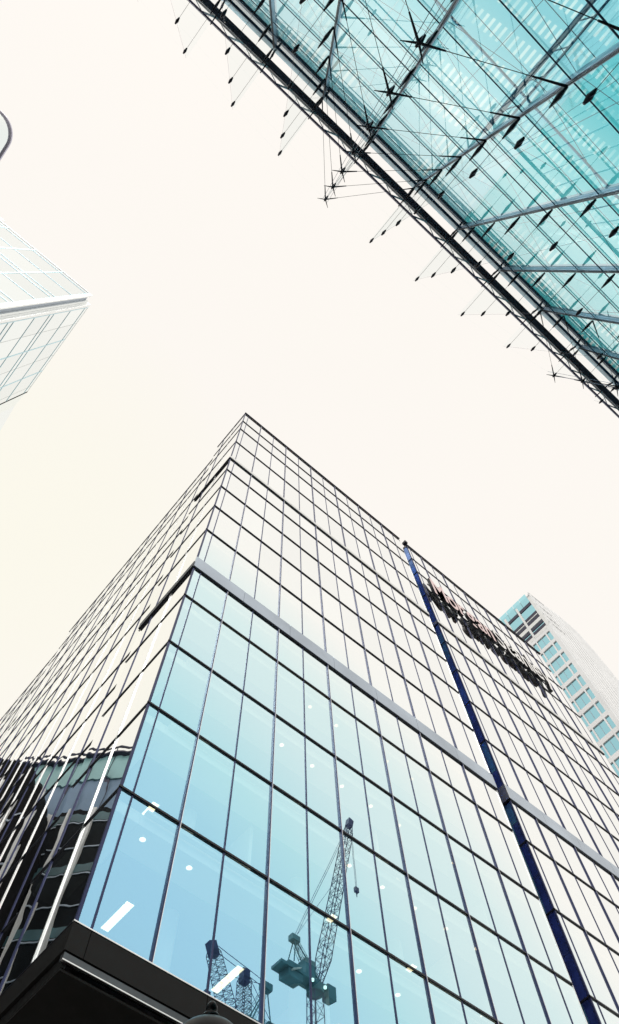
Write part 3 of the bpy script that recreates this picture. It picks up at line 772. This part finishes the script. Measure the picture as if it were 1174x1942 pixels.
def crane(base, slew_z, jib_tip, label, aframe=7.0, hook=14.0, side=1):
    bx, by = base
    t = thing('luffing_crane', label, 'crane', (bx, by, 0), 'tower cranes mirrored in the front glass')
    m = MB(); lattice(m, (bx, by, 0), (bx, by, slew_z - 1), 2.0, 2.0, 44, .075); m.build('mast', M['crane_blue'], t)
    m = MB(); m.lathe([(0, slew_z - 1), (1.5, slew_z - 1), (1.5, slew_z), (0, slew_z)], bx, by, 16); m.box(bx - 8.5 * side, bx + 2 * side, by - 1.3, by + 1.3, slew_z + .01, slew_z + .5)
    m.build('slewing_platform', M['crane_teal'], t)
    m = MB(); m.prism([(bx - 7.0 * side, by - 1.1), (bx - 3.9 * side, by - 1.1), (bx - 3.6 * side, by + 1.1), (bx - 6.7 * side, by + 1.1)], slew_z - 1.3, slew_z + 1.3)
    m.prism([(bx - 2.9 * side, by - 1.1), (bx - .8 * side, by - 1.1), (bx - .8 * side, by + 1.1), (bx - 2.9 * side, by + 1.1)], slew_z + .52, slew_z + 3.6)
    m.build('machinery_house', M['crane_teal'], t)
    MB().bar((bx - 6.2 * side, by + 1.25, slew_z - .4), (bx - 4.4 * side, by + 1.25, slew_z + .6), .15, .8, (0, 1, 0)).build('name_plate', M['crane_pale'], t)
    c = MB(); c.prism([(bx + 2.3 * side, by - .8), (bx + 3.7 * side, by - .8), (bx + 4.1 * side, by + .8), (bx + 2.3 * side, by + .8)], slew_z - .9, slew_z + 1.5)
    c.build('cab', M['crane_teal'], t)
    top = Vector((bx - 4.6 * side, by, slew_z + aframe)); m = MB()
    for s in (-1, 1):
        m.bar((bx + .3, by + s, slew_z + .5), top + Vector((0, .3 * s, 0)), .18, .18); m.bar((bx - 5.5 * side, by + s, slew_z + 1.6), top + Vector((0, .3 * s, 0)), .16, .16)
    lattice(m, (bx, by, slew_z + .5), top, 1.6, .9, 5, .045); m.box(top.x - .9, top.x + .9, by - .6, by + .6, top.z - .3, top.z + .7)
    m.build('a_frame', M['crane_teal'], t)
    foot = Vector((bx + .8 * side, by, slew_z + .8)); tip = Vector(jib_tip); m = MB()
    lattice(m, foot, foot.lerp(tip, .12), .8, 2.0, 3, .09); lattice(m, foot.lerp(tip, .12), foot.lerp(tip, .9), 2.0, 1.7, 17, .09); lattice(m, foot.lerp(tip, .9), tip, 1.7, .8, 3, .09)
    e = (tip - foot).normalized(); m.bar(tip - e * 1.6, tip + e * .6, 1.2, 1.4)
    m.build('jib', M['crane_blue'], t)
    m = MB()
    for s in (-.5, .5): m.tube(top + Vector((0, s, .4)), foot.lerp(tip, .94) + Vector((0, s, .9)), .05, n=4)
    m.tube(top + Vector((0, .2, .4)), foot.lerp(tip, .55) + Vector((0, .2, 1.4)), .04, n=4)
    m.tube(tip, tip - Vector((0, 0, hook)), .045, n=4); m.tube(tip + Vector((.3, 0, 0)), tip - Vector((-.3, 0, hook)), .045, n=4)
    m.build('cable', M['crane_blue'], t)
    h = tip - Vector((0, 0, hook)); m = MB(); m.box(h.x - .35, h.x + .6, h.y - .3, h.y + .3, h.z - 1.1, h.z); m.tube(h - Vector((-.1, 0, 1.1)), h - Vector((-.1, 0, 2.2)), .14, .08); m.build('hook_block', M['crane_blue'], t)
    m = MB()
    for dx in (-2.2, .6): m.lathe([(0, slew_z - .9), (.28, slew_z - .8), (.28, slew_z - .5), (0, slew_z - .4)], bx + dx, by + 1.9, 8)
    m.build('work_lamp', M['crane_lamp'], t)
    return t
YC = -60.0
crane((76.6, YC), 84.5, (88.8, YC, 129.5), 'tall luffing crane with long steep jib and teal machinery house, mirrored in the glass', 6.5, 18)
LAT = .62
crane((67.5, YC - 6), 73, (66.2, YC - 6, 85.5), 'short luffing crane with a stubby jib beside the tall crane, mirrored in the lower glass', 6, 9, -1)
crane((60.0, YC + 2), 68.0, (53.8, YC + 2, 79.5), 'low luffing crane with a jib leaning away from the tall crane, mirrored near the corner', 9.8, 7, -1)

# ------------------------------------------------------------------ street lamp at the bottom edge
lx, ly = 2.33, 3.55
M['lamp_black'] = solid('black painted iron', (.003, .003, .0035), .30, .0, .1, 5, .07)
lamp = thing('street_lamp', 'black domed street lamp head poking up at the bottom edge', 'street lamp', (lx, ly, 0))
ZL = 4.70
MB().lathe([(0, ZL), (.018, ZL - .005), (.034, ZL - .03), (.036, ZL - .055), (.026, ZL - .08), (.05, ZL - .085), (.062, ZL - .10), (.062, ZL - .125), (.045, ZL - .135)], lx, ly, 32).build('finial', M['lamp_black'], lamp, True)
MB().lathe([(.045, ZL - .136), (.10, ZL - .150), (.16, ZL - .185), (.21, ZL - .235), (.25, ZL - .30), (.275, ZL - .37), (.30, ZL - .38), (.30, ZL - .41), (.26, ZL - .41), (.02, ZL - .40)], lx, ly, 40).build('lamp_hood', M['lamp_black'], lamp, True)
MB().lathe([(.02, ZL - .42), (.20, ZL - .42), (.19, ZL - .62), (.11, ZL - .82), (.06, ZL - .84)], lx, ly, 24).build('lantern_glass', solid('milky lantern glass', (.75, .75, .7), .3), lamp, True)
MB().lathe([(.05, ZL - .85), (.05, 1.2), (.09, 1.15), (.09, .5), (.14, .45), (.16, 0)], lx, ly, 20).build('post', M['lamp_black'], lamp, True)
